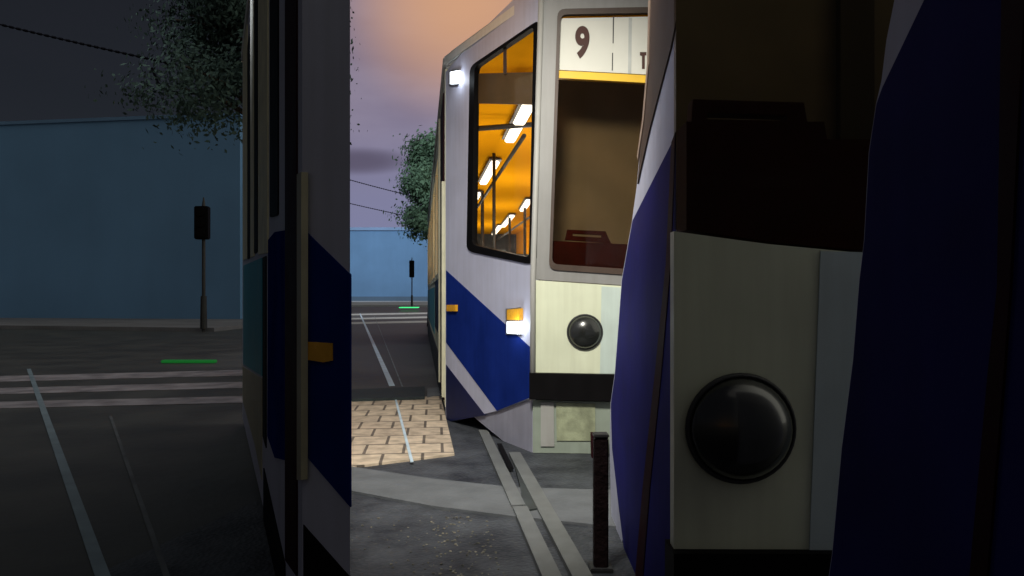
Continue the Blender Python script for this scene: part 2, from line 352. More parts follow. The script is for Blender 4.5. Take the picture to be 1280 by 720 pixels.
# ------------------------------------------------------------------ background buildings
def wall_mat(name, c):
    return mat(name, c, 0.85, 0.07, 0.25, bump=0.1)
bl = thing('building', (-30, 124, 0), 'long pale blue building far behind the crossing at the end of the street', 'building')
bm = bmesh.new(); box(bm, (-33, 124, 6.0), (44, 8, 12.0)); finish(bm, 'wall', wall_mat('blue_render', (0.14, 0.26, 0.44)), bl)
bm = bmesh.new(); box(bm, (-33, 119.9, 12.1), (44.3, 0.5, 0.5)); finish(bm, 'parapet', wall_mat('blue_trim', (0.22, 0.32, 0.50)), bl)
bm = bmesh.new(); box(bm, (-33, 119.93, 0.4), (44.1, 0.2, 0.9)); finish(bm, 'plinth', wall_mat('blue_plinth', (0.10, 0.15, 0.22)), bl)
bl = thing('building', (-9, 112, 0), 'lower grey blue block beside the traffic signal, half hidden by the lit tram', 'building')
bm = bmesh.new(); box(bm, (-11.0, 126, 4.6), (7.5, 8, 9.2)); finish(bm, 'wall', wall_mat('greyblue_render', (0.15, 0.22, 0.36)), bl)
bm = bmesh.new(); box(bm, (-11.0, 126, 9.35), (7.8, 8.3, 0.3)); finish(bm, 'roof', wall_mat('paleblue_roof', (0.30, 0.45, 0.60)), bl)
bl = thing('building', (-20, 36, 0), 'dark navy blue building standing across the unlit street at the left', 'building')
bm = bmesh.new(); prism(bm, [(-46, 36.5, 0), (-11.9, 31.5, 0), (-11.0, 37, 0), (-46, 43, 0)], Vector((0, 0, 9.0))); finish(bm, 'wall', wall_mat('navy_render', (0.12, 0.24, 0.42)), bl)
bm = bmesh.new(); prism(bm, [(-46, 36.4, 9.0), (-11.85, 31.4, 9.0), (-10.95, 37, 9.0), (-46, 43, 9.0)], Vector((0, 0, 0.15))); finish(bm, 'roof_slab', wall_mat('navy_roof', (0.11, 0.20, 0.34)), bl)
bl = thing('building', (-10.5, 34, 0), 'narrow dark block with pale teal upper storey beside the navy building', 'building')
bm = bmesh.new(); box(bm, (-10.2, 35, 2.5), (2.9, 5, 5.0)); finish(bm, 'wall', wall_mat('slate_render', (0.18, 0.27, 0.42)), bl)
bm = bmesh.new(); box(bm, (-10.2, 35, 6.25), (2.9, 5, 2.5)); finish(bm, 'upper_storey', wall_mat('teal_render', (0.30, 0.58, 0.80)), bl)

# ------------------------------------------------------------------ trees
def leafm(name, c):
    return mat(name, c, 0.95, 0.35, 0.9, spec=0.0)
def tree(loc, hgt, rad, z0, label, m, n=9000, ls=0.09, seed=1):
    R = random.Random(seed); t = thing('tree', loc, label, 'tree', 'trees along the street')
    x, y, z = loc
    bm = bmesh.new(); tube(bm, [(x, y, 0), (x+0.05, y, z0*0.6), (x, y+0.05, z0+(hgt-z0)*0.4), (x, y, hgt*0.95)], 0.2, 10, 0.05)
    tips = []
    for k in range(40):
        zz = z0-0.2+(hgt-z0)*R.random()*0.85; a = R.random()*6.283
        f = (zz-z0)/(hgt-z0); rr = rad*(1.08-0.75*f)*R.uniform(0.7, 1.0)
        ca = math.cos(a); ca = ca*0.6 if ca > 0 else ca
        e = Vector((x+ca*rr, y+math.sin(a)*rr, zz+rr*0.22))
        tube(bm, [(x, y, zz), tuple((Vector((x, y, zz))+e)/2+Vector((0, 0, 0.12))), tuple(e)], 0.05, 5, 0.012); tips.append((Vector((x, y, zz)), e))
    finish(bm, 'trunk', bark, t)
    bm = bmesh.new(); cl_ = []
    for a, e in tips:
        for k in range(5):
            cl_.append((a.lerp(e, R.uniform(0.4, 1.08))+Vector((R.gauss(0, .15), R.gauss(0, .15), R.gauss(0, .15))), R.uniform(0.35, 0.62)*rad/2.0))
    for i in range(n):
        c, cr_ = cl_[R.randrange(len(cl_))]
        p = c+Vector((R.gauss(0, 1), R.gauss(0, 1), R.gauss(0, 0.8)))*cr_*0.72
        s = ls*R.uniform(0.6, 1.4); nn = ((p-c).normalized()*1.0+Vector((p.x-x, p.y-y, 0.4)).normalized()*0.8+Vector((R.gauss(0, .45), R.gauss(0, .45), R.gauss(0, .45)))).normalized(); u = nn.cross(Vector((R.gauss(0, 1), R.gauss(0, 1), R.gauss(0, 1)))).normalized(); v = nn.cross(u)
        bm.faces.new([bm.verts.new(p+u*s), bm.verts.new(p+v*s*0.45), bm.verts.new(p-u*s), bm.verts.new(p-v*s*0.45)])
    me = bpy.data.meshes.new('crown'); bm.to_mesh(me); bm.free(); link('crown', me, m, t)
tree((-3.0, 27, 0), 7.7, 1.35, 3.5, 'green bushy tree lit by an added spot behind the lit tram', leafm('lit_leaves', (0.15, 0.25, 0.17)), 17000, 0.075, 3)  # light and haze put into a paler leaf colour
tree((-3.98, 11.3, 0), 8.0, 1.50, 3.9, 'dark green tree above the unlit street behind the left tram', leafm('shaded_leaves', (0.055, 0.085, 0.075)), 45000, 0.040, 8)  # dimness of the street put into a darker leaf colour

# ------------------------------------------------------------------ traffic signals, wires, green strips
def signal(x, y, top, hw, hh, label):
    t = thing('traffic_signal', (x, y, 0), label, 'traffic signal', 'traffic signals')
    bm = bmesh.new(); tube(bm, [(x, y, 0), (x, y, top)], 0.055, 10); finish(bm, 'pole', darkm, t)
    bm = bmesh.new(); tube(bm, [(x, y, 0.1), (x, y, 1.15)], 0.11, 10, 0.09); finish(bm, 'base', darkm, t)
    bm = bmesh.new(); box(bm, (x, y-0.1, top-hh/2), (hw, 0.25, hh)); bbox_bev(bm, 0.03); hd = finish(bm, 'signal_head', black, t)
    for k in range(3):
        bm = bmesh.new(); bmesh.ops.create_cone(bm, cap_ends=True, segments=16, radius1=hw*0.33, radius2=hw*0.33, depth=0.05, matrix=Matrix.Translation((x, y-0.24, top-hh*(0.18+0.32*k))) @ Matrix.Rotation(math.pi/2, 4, 'X'))
        l_ = finish(bm, 'lens', black, None); l_.parent = hd; 
    bm = bmesh.new(); bmesh.ops.create_cone(bm, cap_ends=True, segments=10, radius1=0.06, radius2=0.02, depth=0.3, matrix=Matrix.Translation((x, y, top+0.15))); finish(bm, 'finial', darkm, t)
signal(-9.45, 68, 4.4, 0.46, 1.6, 'small distant traffic signal before the pale blue building')
signal(-9.85, 23.0, 4.0, 0.44, 1.05, 'dark traffic signal on a pole before the navy building')
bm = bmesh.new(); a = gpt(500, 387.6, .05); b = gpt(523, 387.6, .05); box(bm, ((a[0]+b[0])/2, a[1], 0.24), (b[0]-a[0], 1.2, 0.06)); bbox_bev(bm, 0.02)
tag(finish(bm, 'signal_reflection', greenl), 'bright green signal light reflected on the road, built as a glowing strip', 'reflected signal')  # green signal light reflected on the road, modelled as a glowing strip
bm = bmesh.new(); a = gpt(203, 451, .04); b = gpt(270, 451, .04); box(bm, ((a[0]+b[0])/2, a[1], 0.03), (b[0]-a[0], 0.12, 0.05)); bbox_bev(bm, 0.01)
tag(finish(bm, 'signal_reflection', greend), 'dim green signal light reflected on the unlit road, built as a glowing strip', 'reflected signal')  # dimmer copy of the reflected green light, again a glowing strip
def cable(a, b, r, sag, label, dash):
    bm = bmesh.new(); A, B = Vector(a), Vector(b); n = 60; P = [A.lerp(B, i/n)-Vector((0, 0, sag*4*(i/n)*(1-i/n))) for i in range(n+1)]
    tube(bm, P, r, 6)
    for i in range(0, n, 1): tube(bm, [P[i], P[i].lerp(P[i+1], 0.5)], r*1.9, 6)      # insulating beads
    tag(finish(bm, 'overhead_wire', wire), label, 'overhead wire', 'overhead wires')
def wp(px, py, y): return ((px-640)/F*y, y, H+(HZ-py)/F*y)
cable(wp(380, 208, 26), wp(545, 252, 26), 0.011, 0.05, 'upper beaded wire crossing the bright sky left of the lit tram', 1)
cable(wp(380, 240, 28), wp(545, 277, 28), 0.011, 0.05, 'lower beaded wire crossing the bright sky left of the lit tram', 1)
cable(wp(-200, -20, 11), wp(330, 104, 11), 0.011, 0.05, 'beaded wire crossing the dark sky towards the left tree', 1)
bm = bmesh.new(); tube(bm, [wp(190, 85, 11), wp(197, 103, 11), wp(210, 114, 11), wp(232, 117, 11), wp(262, 116, 11)], 0.02, 6)
tag(finish(bm, 'hanging_cable', wire), 'short curved cable end hanging under the wire by the left tree', 'cable')

# ------------------------------------------------------------------ parts shared by the trams
def lamp_dome(pl, px, py, r, parent, name='headlamp'):
    c = pl.at(px, py, 0.004); R_ = pl.n.to_track_quat('Z', 'Y').to_matrix().to_4x4()
    bm = bmesh.new()
    prof = [(0.90, 0.0), (1.02, 0.0), (1.04, 0.05), (1.02, 0.10), (0.98, 0.12), (0.96, 0.10), (0.95, 0.06), (0.90, 0.04)]
    seg = 40; rings = []
    for a in range(seg):
        t = 2*math.pi*a/seg; rings.append([bm.verts.new(Matrix.Translation(c) @ R_ @ Vector((math.cos(t)*q*r, math.sin(t)*q*r, h*r))) for q, h in prof])
    for i in range(seg):
        a, b = rings[i], rings[(i+1) % seg]
        for k in range(len(prof)): bm.faces.new([a[k], a[(k+1) % len(prof)], b[(k+1) % len(prof)], b[k]])
    rim = finish(bm, name, darkm, parent, True)
    bm = bmesh.new(); bmesh.ops.create_uvsphere(bm, u_segments=32, v_segments=16, radius=r*0.97, matrix=Matrix.Translation(c+pl.n*0.0) @ R_ @ Matrix.Diagonal((1, 1, 0.62, 1)))
    l_ = finish(bm, 'lens', domem, None, True); l_.parent = rim; 
    return rim
def sub(o, parent, root):
    o.parent = parent; o.matrix_parent_inverse = Matrix.Identity(4); return o

# ================================================================== the lit tram, route 9
A = (0.15, 5.4); B = (-0.64, 6.9); A2 = (1.95, 5.30)
SL = -0.1278; LEN = 15.0
tr = thing('tram', (0.6, 5.4, 0), 'brightly lit white and blue tram with number 9 and orange lit saloon', 'tram', 'trams')
cab = Plane((A[0], A[1], 0), (B[0], B[1], 0), (A[0], A[1], 1))
frt = Plane((A[0], A[1], 0), (A2[0], A2[1], 0), (A[0], A[1], 1))
fru = Plane((A[0], A[1], 1.36), (A2[0], A2[1], 1.36), (0.21, 5.28, 3.35))
flk = Plane((B[0], B[1], 0), (B[0]+SL, B[1]+1, 0), (B[0], B[1], 1))
# cab side with its window opening
win = rnd([(587, 83), (674, 24), (665, 331), (583, 314)], 9)
cab.slab('cab_side', [(557, 90), (600, 40), (677, -35), (676, 0), (666, 345), (665.2, 497), (620, 514), (562, 527), (557, 528)], lilac, tr, off=0, th=0.05, holes=[win])
f = cab.slab('cab_side_window', win, black, tr, off=0.012, th=0.05, holes=[rnd([(593, 84), (667, 33), (661, 322), (590, 306)], 6)])
sub(cab.slab('pane', [(592, 84), (668, 31), (661, 323), (589, 308)], clear, None, off=-0.018, th=0.006), f, tr)
sub(cab.slab('sun_visor', [(592, 92), (667, 90), (666, 131), (591, 129)], mat('brown_visor', (0.10, 0.065, 0.03), 0.7, 0.1), None, off=-0.03, th=0.01), f, tr)
sub(cab.slab('glazing_bar', [(629, 56), (632, 54), (632, 92), (629, 92)], brownf, None, off=-0.014, th=0.01), f, tr)
# blue diagonal and white band on the cab side
cab.slab('blue_stripe', [(557.5, 338), (664.6, 436), (664.6, 496), (621, 513.5), (557.5, 428)], blue, tr, off=0.004, th=0.008)
cab.slab('navy_stripe', [(557.5, 456), (606, 519), (563, 526.5), (557.5, 527)], navy, tr, off=0.004, th=0.008)
cab.slab('indicator', [(558, 381), (569, 381), (569, 389), (558, 389)], amber, tr, off=0.03, th=0.03)
ml = cab.slab('marker_lamp', [(632, 386), (651, 384), (651, 419), (632, 418)], chrome, tr, off=0.012, th=0.02)
sub(cab.slab('amber_lens', [(633.5, 387), (649.5, 385.5), (649.5, 400), (633.5, 400)], amber, None, off=0.03, th=0.03), ml, tr)
sub(cab.slab('lit_lens', [(633.5, 402), (649.5, 402), (649.5, 417.5), (633.5, 416.5)], lampw, None, off=0.03, th=0.03), ml, tr)
sub(cab.slab('lit_lens', [(562.5, 90), (572, 88), (573, 97), (570, 104), (562.5, 105)], lampw, None, off=0.035, th=0.04), cab.slab('roof_lamp', [(561, 88.5), (573.5, 86), (574.5, 98), (571, 106), (561, 107)], chrome, tr, off=0.02, th=0.04), tr)
for px_, py_, e_ in ((641, 409, 1.6), (567, 98, 1.0)):
    q_ = cab.at(px_, py_, 0.075); light('lamp_glow', 'POINT', q_, q_+Vector((0, 0, -1)), e_, (0.8, 0.9, 1.0), shadow_soft_size=0.03)
cab.slab('side_reflection', [(592, 521), (620, 514.5), (665, 497.5), (665, 567), (642, 562)], mat('violet_reflection_paint', (0.30, 0.30, 0.37), 0.5, 0.08, 4), tr, off=-0.02, th=0.04)  # violet-grey tone reflected under the nose, built as a solid skirt
# corner post
mat('mid_grey_paint', (0.34, 0.335, 0.32), 0.5, 0.05, 3)
bm = bmesh.new(); tube(bm, [cab.at(665.8, 500, 0.0), cab.at(666.2, 345, 0.0), cab.at(677.5, -35, 0.0)], 0.022, 10); finish(bm, 'corner_post', MATS['mid_grey_paint'], tr, True)
# front face
ws = rnd([(697, 11), (940, 6), (935, 354), (686, 337)], 10)
fru.slab('front_upper_panel', [(678, -38), (975, -50), (972, 369.5), (666, 349)], mat('silver_grey_paint', (0.24, 0.235, 0.23), 0.5, 0.06, 3), tr, off=0, th=0.05, holes=[ws])
wf = fru.slab('windscreen', ws, brownf, tr, off=0.014, th=0.05, holes=[rnd([(701, 18), (934, 13), (929, 346), (690, 330)], 8)])
sub(fru.slab('pane', [(694, 98), (935, 112), (930, 348), (689, 332)], tint, None, off=-0.018, th=0.006), wf, tr)
frt.slab('front_lower_panel', [(666, 350), (972, 370.5), (968, 471), (664.5, 465.5)], cream, tr, off=0, th=0.05)
frt.slab('side_band', [(752, 358), (972, 372), (968, 469), (750, 467)], mat('pale_green_paint', (0.50, 0.58, 0.54), 0.45, 0.05), tr, off=0.005, th=0.004)
lamp_dome(frt, 731, 415, 0.130, tr)
frt.slab('bumper', [(661.5, 466.5), (968, 472), (968, 507), (661.5, 499)], black, tr, off=0.06, th=0.16, bev=0.008)
ap = frt.slab('under_bumper_panel_or_reflection', [(666, 500), (965, 508), (965, 570), (666, 566)], mat('green_grey_reflection_paint', (0.27, 0.31, 0.26), 0.5, 0.08, 5), tr, off=-0.01, th=0.05)  # apron, hatch, strip and box are reflected tones under the nose, built solid
sub(frt.slab('olive_reflection', [(695, 503), (744, 505), (744, 551), (696, 551)], olive, None, off=0.0, th=0.02), ap, tr)
sub(frt.slab('dark_reflection', [(739, 544), (760, 544), (760, 596), (740, 590)], maroon, None, off=0.12, th=0.16), ap, tr)
sub(frt.slab('reflection_strip', [(676, 503), (692, 503), (693, 558), (676, 558)], MATS['mid_grey_paint'], None, off=0.003, th=0.01), ap, tr)
# destination sign
ds = fru.slab('destination_sign', [(697, 23), (940, 18), (938, 100), (695, 87)], signw, tr, off=-0.014, th=0.06)
sub(fru.slab('yellow_trim', [(694.5, 88), (938, 101), (938, 111), (694, 97)], yellow, None, off=-0.012, th=0.06), ds, tr)
def number9():
    cu = bpy.data.curves.new('nine', 'FONT'); cu.body = '9'; cu.size = 0.295; cu.extrude = 0.003; cu.offset = 0.0125; cu.align_x = 'CENTER'
    o = bpy.data.objects.new('tmp', cu); C.objects.link(o); bpy.context.view_layer.update()
    me = bpy.data.meshes.new_from_object(o.evaluated_get(bpy.context.evaluated_depsgraph_get())); bpy.data.objects.remove(o)
    p = fru.at(727.5, 70, -0.0125); xa = (fru.at(760, 70)-fru.at(700, 70)).normalized(); za = fru.n; ya = za.cross(xa)
    M = Matrix((xa, ya, za)).transposed().to_4x4(); M.translation = p
    me.transform(M @ Matrix.Diagonal((0.70, 1, 1, 1))); return sub(link('route_number', me, ink), ds, tr)
number9()
for pts in ([(766.2, 21), (767.6, 21), (767.0, 54), (765.8, 54)], [(765.2, 66), (766.4, 66), (766, 88), (764.8, 88)]):
    sub(fru.slab('sign_seam', pts, darkm, None, off=-0.011, th=0.005), ds, tr)
sub(fru.slab('lettering', [(800, 65), (808, 65), (808, 69), (806, 69), (806, 86), (802.5, 86), (802.5, 70), (800, 69)], ink, None, off=-0.010, th=0.005), ds, tr)
sub(fru.slab('sign_edge', [(786, 22), (790, 22), (789, 92), (785, 92)], mat('grey_sign_edge', (0.45, 0.46, 0.44), 0.6), None, off=-0.011, th=0.005), ds, tr)
# inside the cab
bm = bmesh.new(); box(bm, (1.15, 6.05, 1.9), (1.62, 0.04, 2.7)); finish(bm, 'cab_bulkhead', tan, tr)
dsh = Plane((0.25, 5.42, 1.4), (2, 5.34, 1.4), (0.25, 5.42, 2))
dd = fru.slab('dashboard', [(691, 301), (930, 312), (929, 346), (689, 333)], dashm, tr, off=-0.05, th=0.05)
bm = bmesh.new(); prism(bm, [dsh.at(x, y, -0.10) for x, y in [(706, 300), (709, 287), (757, 289), (760, 296), (764, 304)]], Vector((0, 0.04, 0)), [[dsh.at(x, y, -0.10) for x, y in [(716, 292), (716, 295), (752, 297), (752, 294)]]])
finish(bm, 'driver_seat', dashm, tr)
for k_, (x_, y_, e_) in enumerate(((0.4, 6.7, 36), (0.35, 8.4, 64), (-0.1, 11.5, 90), (-0.5, 15.0, 90), (-0.9, 19.0, 90))):
    light('tube_glow', 'POINT', (x_, y_, 1.75), (x_, y_, 0), e_, (1, 0.93, 0.82), shadow_soft_size=0.5)
# flank of the long body: built along s
def fp(s, z, off=0.0):
    d = Vector((SL, 1, 0)).normalized(); n = Vector((-1, SL, 0)).normalized()
    return Vector((B[0]+SL*s, B[1]+s, z))+n*off
def flank(name, s0, s1, z0, z1, m, off=0.0, th=0.04, holes=(), parent=tr):
    n = Vector((-1, SL, 0)).normalized(); bm = bmesh.new()
    prism(bm, [fp(s0, z0, off), fp(s1, z0, off), fp(s1, z1, off), fp(s0, z1, off)], -n*th, [[fp(a, c, off), fp(b_, c, off), fp(b_, d_, off), fp(a, d_, off)] for a, b_, c, d_ in holes])
    return finish(bm, name, m, parent)
wins = [(2.15, 3.6), (4.1, 5.7), (6.2, 7.8), (8.3, 9.9), (10.4, 12.0), (12.5, 14.2)]
flank('side_wall', 0.0, LEN, 0.12, 3.36, mat('cream_side', (0.76, 0.75, 0.56), 0.5, 0.05), 0, 0.05, [(a, b, 1.45, 2.95) for a, b in wins])
flank('door', 0.25, 1.25, 0.15, 3.2, maroon, 0.012, 0.03)
flank('door_post', 0.10, 0.22, 0.2, 2.3, mat('cream_post', (0.55, 0.53, 0.40), 0.5), 0.03, 0.04)
flank('door_post', 1.3, 1.42, 0.2, 3.2, MATS['cream_post'], 0.03, 0.04)
flank('navy_panel', 1.6, 4.4, 0.7, 1.40, navy, 0.008, 0.02)
flank('teal_panel', 5.0, LEN-0.1, 0.55, 1.32, teal, 0.008, 0.02)
flank('skirt', 1.5, LEN-0.1, 0.05, 0.45, darkm, 0.01, 0.02)
for a, b in wins:
    wfr = flank('side_window', a-0.05, b+0.05, 1.40, 3.0, MATS['cream_side'], 0.016, 0.03, [(a+0.02, b-0.02, 1.47, 2.93)])
    sub(flank('pane', a, b, 1.46, 2.94, tint, -0.01, 0.006, (), None), wfr, tr)
# rest of the shell: right side, rear, floor, roof
W = 2.75
dn = Vector((SL, 1, 0)).normalized(); rt = Vector((1, -SL, 0)).normalized()
Bv = Vector((*B, 0)); E1 = Bv+dn*(LEN*1.005); Br = Bv+rt*W*1.0; E2 = E1+rt*W
A2v = Vector((*A2, 0)); A1v = Vector((*A, 0))
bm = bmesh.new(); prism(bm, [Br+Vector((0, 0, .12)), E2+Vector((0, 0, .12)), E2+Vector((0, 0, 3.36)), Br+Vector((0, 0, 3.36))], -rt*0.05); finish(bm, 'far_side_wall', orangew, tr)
bm = bmesh.new(); prism(bm, [Br+Vector((0, 0, .12)), A2v+Vector((0, 0.02, .12)), A2v+Vector((0, 0.02, 3.36)), Br+Vector((0, 0, 3.36))], Vector((-0.05, 0.0, 0))); finish(bm, 'far_cab_side', lilac, tr)
bm = bmesh.new(); prism(bm, [E1+Vector((0, 0, .12)), E2+Vector((0, 0, .12)), E2+Vector((0, 0, 3.36)), E1+Vector((0, 0, 3.36))], -dn*0.05); finish(bm, 'rear_wall', seatm, tr)
foot = [(A1v.x+0.03, A1v.y+0.04), (A2v.x-0.05, A2v.y+0.06), (Br.x-0.06, Br.y), (E2.x-0.06, E2.y-0.06), (E1.x+0.06, E1.y-0.06), (B[0]+0.05, B[1]+0.02)]
sfoot = [(-0.60, 7.0), (2.1, 7.0)]+foot[3:5]
cfoot = [foot[0], foot[1], foot[2], (2.1, 7.04), (-0.60, 7.04), foot[5]]
bm = bmesh.new(); extrude_z(bm, foot, 0.55, 0.65); finish(bm, 'floor', seatm, tr)
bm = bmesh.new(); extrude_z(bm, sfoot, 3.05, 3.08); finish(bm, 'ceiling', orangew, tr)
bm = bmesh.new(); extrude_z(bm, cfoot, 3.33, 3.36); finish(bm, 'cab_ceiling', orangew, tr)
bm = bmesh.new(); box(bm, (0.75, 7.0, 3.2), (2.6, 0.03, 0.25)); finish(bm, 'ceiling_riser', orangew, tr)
bm = bmesh.new(); prism(bm, [p+rt*-0.055+Vector((0, 0, z)) for p, z in ((Br, .66), (E2, .66), (E2, 2.45), (Br, 1.55))], -rt*0.02); finish(bm, 'dark_wainscot', seatm, tr)
ro = [(A1v.x+0.08, A1v.y-0.14), (A2v.x+0.02, A2v.y-0.12), (Br.x+0.02, Br.y), (E2.x+0.02, E2.y+0.02), (E1.x-0.02, E1.y+0.02), (B[0]-0.02, B[1])]
bm = bmesh.new(); extrude_z(bm, ro, 3.365, 3.50); bbox_bev(bm, 0.03); finish(bm, 'roof', pale, tr)
# saloon: tubes, poles, rails, seats
def sal(lat, s, z):     # lateral metres from the left wall, distance along, height
    p = Bv+rt*lat+dn*s; return Vector((p.x, p.y, z))
rotz = math.atan2(dn.y, dn.x)-math.pi/2
def bxs(name, lat, s, z, sx_, sy_, sz, m, bev=0.01):
    bm = bmesh.new(); box(bm, sal(lat, s, z), (sx_, sy_, sz), rotz); bbox_bev(bm, bev); return finish(bm, name, m, tr)
def on(px, py, z):      # a point on a horizontal level seen at a pixel
    y = (z-H)*F/(HZ-py); return Vector(((px-640)/F*y, y, z))
for (p, q) in (((661, 131), (637, 176)), ((619, 203), (604, 229)), ((597, 242), (591, 254)), ((640, 270), (629, 283)), ((625, 283), (617, 293)), ((661, 251), (653, 263))):
    a, b = on(*p, 2.98), on(*q, 2.98); bm = bmesh.new()
    ln = (b-a).length; c = (a+b)/2; rz = math.atan2((b-a).y, (b-a).x)-math.pi/2
    box(bm, c, (0.115, ln, 0.05), rz); bbox_bev(bm, 0.012)
    tb = finish(bm, 'ceiling_light', tubem, tr)
    bm = bmesh.new(); box(bm, c+Vector((0, 0, 0.036)), (0.17, ln+0.12, 0.02), rz); sub(finish(bm, 'light_housing', darkm), tb, tr)
for px, py, s in ((617.5, 196, 9.4), (603, 235, 12.8), (595, 250, 15.0), (637, 268, 16.5), (656, 258, 14.6)):
    y = s; x = (px-640)/F*y; bm = bmesh.new(); tube(bm, [(x, y, 0.65), (x, y, 3.04)], 0.022 if s < 12 else 0.03, 8); finish(bm, 'grab_pole', darkm, tr, True)
for lat, z in ((0.75, 2.72), (1.9, 2.72)):
    bm = bmesh.new(); tube(bm, [sal(lat, -0.1, z), sal(lat, 14.5, z)], 0.022, 8); finish(bm, 'handrail', darkm, tr, True)
bm = bmesh.new(); tube(bm, [sal(0.1, 0.55, 2.9), sal(1.5, 0.45, 3.02)], 0.028, 8); finish(bm, 'handrail', darkm, tr, True)
for k in range(9):
    for lat in (0.45, 2.2):
        s = 2.0+k*1.4; bm = bmesh.new()
        box(bm, sal(lat, s, 1.05), (0.8, 0.45, 0.1), rotz); box(bm, sal(lat, s+0.24, 1.4), (0.8, 0.08, 0.75), rotz); box(bm, sal(lat, s, 0.82), (0.1, 0.35, 0.36), rotz)
        finish(bm, 'passenger_seat', seatm, tr)

# ================================================================== foreground blue tram beside the lit one (at the edge of the added stop spot)
XF = 0.53
side = Plane((XF, 0, 0), (XF, 1, 0), (XF, 0, 1))
def side_tram(root, prof, x1, m):
    bm = bmesh.new(); prism(bm, [(XF, y, z) for y, z in prof], Vector((x1-XF, 0, 0)))
    return finish(bm, 'body', m, root)
def yz(px, py): p = side.at(px, py); return (p.y, p.z)
t2 = thing('tram', (1.4, 3.0, 0), 'glossy blue tram flank with sloping nose overlapping the windscreen of the lit tram', 'tram', 'trams')
sil = [(812, 0), (809, 80), (803, 150), (796, 232), (790, 276), (777, 350), (768, 470), (763, 505), (762, 560), (764, 640), (768, 720)]
body = side_tram(t2, [(2.3, 0.06), (3.42, 0.06)]+[yz(*p) for p in reversed(sil)]+[(2.65, 2.8), (2.5, 3.2), (2.3, 3.25)], 2.4, lilac)
side.slab('window_panel', [(812.5, -60), (812.5, 0), (809.5, 80), (803.5, 150), (796.5, 230), (812, 160), (838, 60), (846, 20), (846, -60)], brownf, t2, off=0.006, th=0.01)
bpan = side.slab('blue_panel', [(846, 166), (790.5, 276), (777.5, 350), (768.5, 470), (763.5, 505), (765, 560), (774, 640), (784, 720), (800, 860), (846, 860)], violetb, t2, off=0.004, th=0.01)
side.slab('door_seam', [(839, 178), (844, 165), (838, 330), (826, 470), (812, 610), (802, 740), (792, 740), (803, 610), (818, 470), (832, 330)], maroon, t2, off=0.007, th=0.006)
side.slab('window_seal', [(811.5, -50), (813.5, -50), (810.5, 80), (804.5, 150), (797, 200), (796, 195), (802.5, 150), (808.5, 80)], mat('pale_brown_seal', (0.25, 0.18, 0.14), 0.5), t2, off=0.009, th=0.006)

# ================================================================== right foreground: unlit tram front and unlit blue flank
t3 = thing('tram', (1.2, 1.7, 0), 'unlit cream tram front with large round headlamp and dark maroon dashboard', 'tram', 'trams')
RF = Plane((0, 1.7, 0), (1, 1.7, 0), (0, 1.7, 1))
def rshell(name, poly, z0, z1, m):
    bm = bmesh.new(); extrude_z(bm, poly, z0, z1); return finish(bm, name, m, t3)
rshell('cab_bulkhead', [(0.492, 2.16), (1.68, 2.16), (1.68, 2.20), (0.501, 2.20)], 0.15, 3.3, mat('brown_bulkhead', (0.22, 0.205, 0.155), 0.8, 0.1))
rshell('roof', [(0.384, 1.70), (1.7, 1.70), (1.7, 2.21), (0.502, 2.21)], 3.31, 3.43, pale)
rshell('far_side_wall', [(1.66, 1.745), (1.70, 1.745), (1.70, 2.15), (1.66, 2.15)], 0.15, 3.30, lilac)
rshell('side_wall', [(0.398, 1.745), (0.43, 1.745), (0.52, 2.15), (0.489, 2.15)], 0.15, 1.33, lilac)
rshell('floor', [(0.435, 1.75), (1.65, 1.75), (1.65, 2.15), (0.525, 2.15)], 0.70, 0.78, seatm)
RF.slab('front_panel', [(842.5, 289), (900, 297), (960, 305), (1075, 316), (1540, 325), (1540, 690), (1075, 690), (842.5, 689)], cream, t3, off=0, th=0.04)
RF.slab('side_band', [(1026, 314), (1540, 326), (1540, 688), (1012, 688)], mat('pale_green_paint2', (0.50, 0.58, 0.60), 0.45, 0.05), t3, off=0.004, th=0.004)
lamp_dome(RF, 925, 535, 0.126, t3)
RF.slab('bumper', [(842.5, 692), (1540, 694), (1540, 800), (842.5, 800)], black, t3, off=0.03, th=0.1, bev=0.004)
RF.slab('under_bumper_panel_or_reflection', [(842.5, 805), (1540, 805), (1540, 985), (842.5, 985)], pale, t3, off=0, th=0.04)
gl = RF.slab('windscreen', [(843, -420), (1500, -420), (1500, 316), (1075, 313), (960, 302), (843, 286)], tint, t3, off=-0.012, th=0.006)
RF.slab('dashboard', [(858, 152), (1030, 152), (1034, 174), (1500, 176), (1500, 322), (1075, 313), (960, 302), (858, 287)], dashm, t3, off=-0.03, th=0.10)
bm = bmesh.new(); prism(bm, [RF.at(x, y, -0.08) for x, y in [(864, 158), (866, 124), (1005, 128), (1010, 158)]], Vector((0, 0.05, 0)), [[RF.at(x, y, -0.08) for x, y in [(884, 141), (884, 149), (984, 151), (984, 144)]]])
finish(bm, 'driver_seat', dashm, t3)
bm = bmesh.new(); box(bm, (1.02, 2.14, 1.75), (0.10, 0.03, 3.0)); finish(bm, 'bulkhead_post', mat('dark_brown_post', (0.07, 0.068, 0.055), 0.8), t3)

